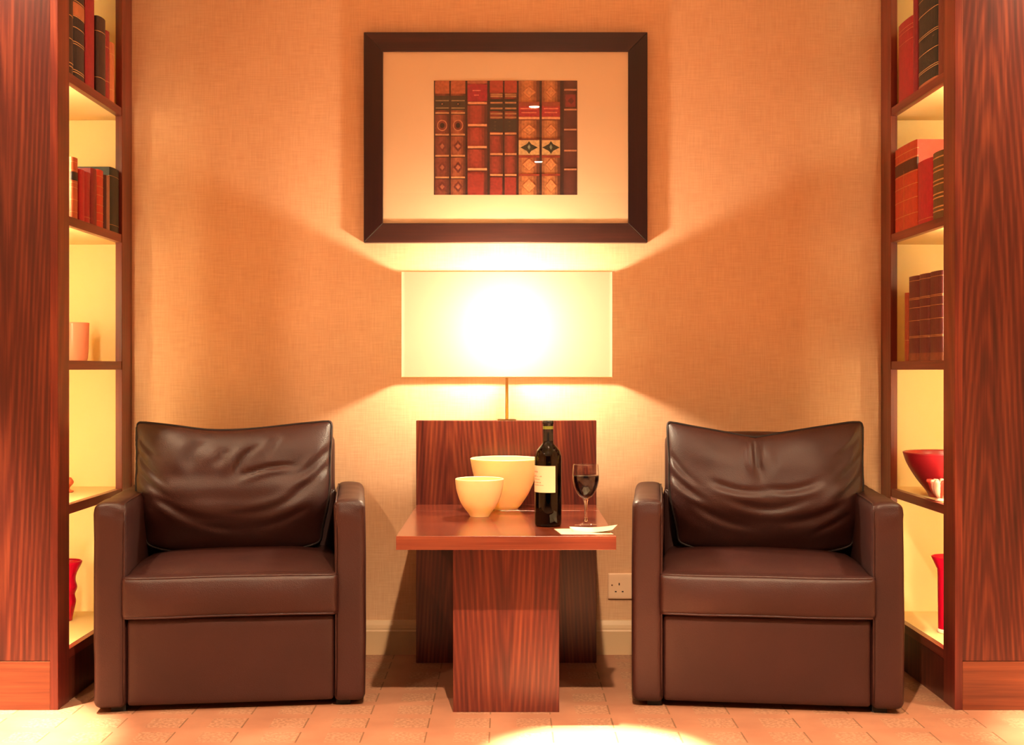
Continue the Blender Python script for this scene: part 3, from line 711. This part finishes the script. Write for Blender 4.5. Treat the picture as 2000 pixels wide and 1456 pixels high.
# ------------------------------------------------------------------ armchairs
def armchair(loc, rz, label, kind):
    r = empty('armchair', loc, rz, label=label, cat='armchair', group='matching leather armchairs either side of the table')
    out = 1 if kind == 'a' else -1
    Wd, D = .745, .58; AW = .0885; AZ = .586
    sd = 11.3 if kind == 'a' else 47.9
    def nz(p, f, o=0): return noise.noise(Vector((p.x * f + sd + o, p.y * f + o, p.z * f - sd)))
    def arm_def(sg):
        def f(p):
            z = p.z / ((AZ - .014) / 2)
            q = p.copy()
            k = sstep(.72, 1, z)                                     # soft puckered top
            q.z += -.006 * k * (p.x / (AW / 2)) ** 2 + .003 * nz(p, 14) * k
            q.y += .003 * nz(p, 9, 3) * sstep(-1, 1, z) + (.0035 * math.sin(p.z * 260 + nz(p, 12) * 4) * sstep(.78, .9, z) * (1 - sstep(.93, 1, z)) if p.y < 0 else 0)
            q.x += .0022 * nz(p, 7, 5) + sg * .002 * math.cos(z * 1.5)
            return q
        return f
    for sg in (-1, 1):
        a = obj('arm', rbox(AW, D, AZ - .014, .020, 26, arm_def(sg), center=(sg * (Wd - AW) / 2, D / 2, .014 + (AZ - .014) / 2)), M_leather, r, True)
        ix = sg * (Wd / 2 - .004)
        xi = sg * (Wd / 2 - AW + .006)
        path = [Vector((xi, .003, z)) for z in [.03 + i * .06 for i in range(9)]] + [Vector((xi, .006 + .002, .568)), Vector((xi, .02, AZ - .006)), Vector((xi, .1, AZ - .0035)), Vector((xi, .3, AZ - .0035)), Vector((xi, D - .06, AZ - .004))]
        obj('seam', sweep(path, .0022, seg=6), M_leather, a, True)
    obj('base_panel', rbox(Wd - 2 * AW + .002, .48, .243, .012, 12, lambda p: Vector((p.x, p.y + .002 * nz(p, 6), p.z)), center=(0, .007 + .24, .018 + .1215)), M_leather, r, True)
    for sx in (-1, 1):
        for y in (.05, D - .05):
            obj('foot', BX(sx * .31 - .02, sx * .31 + .02, y - .02, y + .02, 0, .02), M_black, r)
    bm = rbox(.60, .105, .225, .03, 14, lambda p: Vector((p.x, p.y + .003 * nz(p, 7), p.z + .003 * nz(p, 6) - .006 * (p.x / .32) ** 2 * (p.z > 0))), center=(-out * .022, D - .052, .640))
    rbox(Wd - 2 * AW, .09, .55, .02, 6, bm=bm, center=(0, D - .06, .30))
    obj('backrest', bm, M_leather, r, True)
    # seat cushion
    cw, cd, ch = .598, .56, .118
    def seat_def(p):
        u, v, t = p.x / (cw / 2), p.y / (cd / 2), p.z / (ch / 2)
        q = p.copy()
        if p.y > -cd / 2 + .03:
            lim = .2835; q.x = max(-lim, min(lim, q.x)) if abs(q.x) > lim else q.x
        crown = max(0, 1 - u ** 4) * max(0, 1 - v ** 4)
        if t > 0: q.z += .032 * max(0, 1 - u ** 4) * max(0, 1 - abs(v - .12) ** 4) * t + .0045 * nz(p, 6) * crown
        else: q.z += -.004 * crown
        if v < -.8:
            q.y -= .010 * max(0, 1 - t * t) * max(0, 1 - u ** 6)
            q.y += .003 * nz(Vector((p.x * 1.4, p.y, p.z * .5)), 16) * (1 - t * t)
            q.z += .0035 * nz(Vector((p.x, 0, 0)), 5)
        # narrows and rounds off towards the back
        q.x *= 1 - .07 * sstep(-.2, 1, v) - .10 * sstep(.75, 1, v)
        q.x += .004 * nz(p, 5, 7) * (v > -.8)
        # soft front corners
        c = sstep(.9, 1, abs(u)) * sstep(-.85, -1, v) if v < 0 else 0
        q.x *= 1 - .012 * c
        return q
    z0 = .262 + ch / 2; y0 = -.012 + cd / 2
    sc_ = obj('seat_cushion', rbox(cw, cd, ch, .016, 40, seat_def, center=(0, y0, z0)), M_leather, r, True)
    def loop(hx, hy, zz, dfm, axis, rc, inset, centre, n=26):
        pts = []
        cs = [(-1, -1), (1, -1), (1, 1), (-1, 1)]
        for i in range(4):
            a, b_ = cs[i], cs[(i + 1) % 4]
            for k in range(n):
                t = (k + .5) / n; X_ = (a[0] + (b_[0] - a[0]) * t) * (hx - inset); Y_ = (a[1] + (b_[1] - a[1]) * t) * (hy - inset)
                # round the corners
                ex, ey = abs(X_) - (hx - inset - rc), abs(Y_) - (hy - inset - rc)
                if ex > 0 and ey > 0:
                    m_ = math.hypot(ex, ey); X_ = math.copysign(hx - inset - rc + ex / m_ * rc, X_); Y_ = math.copysign(hy - inset - rc + ey / m_ * rc, Y_)
                p = Vector((X_, Y_, zz)) if axis == 'z' else Vector((X_, zz, Y_))
                pts.append(dfm(p) + Vector(centre))
        return pts
    e = .016 * .30
    for zz in (ch / 2 - e, -ch / 2 + e):
        obj('piping', sweep(loop(cw / 2, cd / 2, zz, seat_def, 'z', .012, e, (0, y0, z0)), .0036, closed=True), M_leather, sc_, True)
    # back cushion
    bw, bt_, bh = .592, .17, .402
    hwc, hhc = bw / 2, bh / 2
    tilt = math.radians(-9)
    def back_def(p):
        u, v, t = p.x / hwc, p.z / hhc, p.y / (bt_ / 2)
        q = p.copy()
        env = math.sqrt(max(0, 1 - abs(u) ** 3.2)) * math.sqrt(max(0, 1 - abs(v) ** 3.0))
        q.y *= .36 + 1.02 * env ** .9 * (1.0 + .14 * math.exp(-((v + .15) / .35) ** 2))
        q.x *= 1 - .10 * sstep(.15, -1, v) + (.012 * v if v > 0 else 0) - .012 * math.exp(-((v - .35) / .4) ** 2)
        tp = sstep(.1, 1, v)
        if kind == 'a':
            dip = .020 * math.exp(-((u + .22) / .42) ** 2) + .012 * math.exp(-((u - .28) / .4) ** 2)
        else:
            dip = .046 * max(0, 1 - abs(u + .10) / .95) ** 1.15
        q.z -= dip * tp
        if v > .6: q.z += .008 * (abs(u) ** 6) * sstep(.6, 1, v)
        if v < -.2: q.z += .030 * sstep(-.2, -1, v) * u ** 4            # lower corners drawn up
        if p.y < 0:
            q.y += .045 * sstep(-.25, -1.0, v) * (1 - .3 * u * u)          # lower edge tucked back
            fr = env
            nn = nz(Vector((u * .12, 0, v * .12)), 9)
            # sagging arcs hanging between the upper corners
            ang = math.sqrt((u * .95) ** 2 + (v - 1.25) ** 2)
            wv = .0042 * math.sin(ang * 12 + 5 * nn) * sstep(.8, 1.5, ang) * (.45 + .9 * abs(nz(Vector((u * .2, .4, v * .2)), 7, 9))) * fr
            wv += .009 * nz(Vector((u * .30, .2, v * .22)), 8, 2) * fr
            def fold(u0, v0, u1, v1, wd, am, bend=0.0):
                """a crease from (u0, v0) to (u1, v1): ridge (am < 0) or valley (am > 0) fading at both ends"""
                du, dv = u1 - u0, v1 - v0; l2 = du * du + dv * dv; l_ = math.sqrt(l2)
                t_ = ((u - u0) * du + (v - v0) * dv) / l2
                if t_ < -.15 or t_ > 1.15: return 0.0
                d_ = ((u - u0) * dv - (v - v0) * du) / l_ - bend * 4 * t_ * (1 - t_)
                k_ = sstep(-.15, .25, t_) * sstep(1.15, .6, t_)
                return am * k_ * (math.exp(-(d_ / wd) ** 2) - .55 * math.exp(-((d_ - wd * 1.7) / (wd * 1.3)) ** 2))
            if kind == 'a':
                FO = [(.22, .66, .04, .12, .045, .013, .04), (.08, .12, .62, .30, .04, .012, -.05), (-.30, .75, -.42, .20, .07, .008, .05), (-.06, .62, -.16, .30, .05, .008, 0),
                      (-.97, .55, -.66, .02, .035, .008, .03), (-.97, .30, -.60, -.20, .04, .008, .04), (-.96, .78, -.74, .42, .03, .006, .02), (.97, .60, .66, .10, .04, .008, -.03), (.97, .35, .60, -.15, .045, .008, -.04),
                      (.45, .78, .36, .45, .04, .007, 0), (-.80, -.10, -.10, -.52, .05, .007, .10), (.75, -.05, .05, -.42, .05, .006, -.10), (-.62, -.38, .1, -.66, .05, .006, .06), (.78, -.35, .2, -.62, .05, .006, -.06)]
            else:
                FO = [(-.10, .93, -.06, .10, .035, .024, .02), (-.02, .86, .02, .20, .05, .009, -.03), (-.55, .05, .02, -.08, .05, .009, .07), (.02, -.06, .55, .10, .05, .009, .07), (-.40, -.22, .42, -.20, .06, .009, .13),
                      (-.97, .50, -.70, .0, .035, .008, .03), (-.97, .22, -.62, -.25, .04, .008, .04), (.97, .55, .70, .05, .035, .008, -.03), (.97, .25, .64, -.25, .04, .008, -.04), (.95, .80, .70, .45, .03, .006, -.02),
                      (-.75, -.30, -.1, -.62, .05, .006, .07), (.80, -.20, .15, -.55, .05, .007, -.08), (.85, -.42, .45, -.72, .04, .007, -.03)]
            for f_ in FO: wv += fold(*f_)
            q.y += wv
        # tilt back
        y_, z_ = q.y, q.z + hhc
        q.y = y_ * math.cos(tilt) - z_ * math.sin(tilt); q.z = y_ * math.sin(tilt) + z_ * math.cos(tilt) - hhc
        return q
    bc = (-out * .024, .345, .388 + hhc)
    bk = obj('back_cushion', rbox(bw, bt_, bh, .018, 84, back_def, center=bc), M_leather, r, True)
    for yy in (-bt_ / 2 + .006, bt_ / 2 - .006):
        obj('piping', sweep(loop(hwc, hhc, yy, back_def, 'y', .016, .0045, bc, 34), .0042, closed=True), M_piping, bk, True)
    return r
armchair((-.770, -.687, 0), math.radians(7), 'brown leather armchair left of the side table, its cushion top gently rumpled', 'a')
armchair((.723, -.697, 0), math.radians(-7), 'brown leather armchair right of the side table, back cushion creased into a V', 'b')
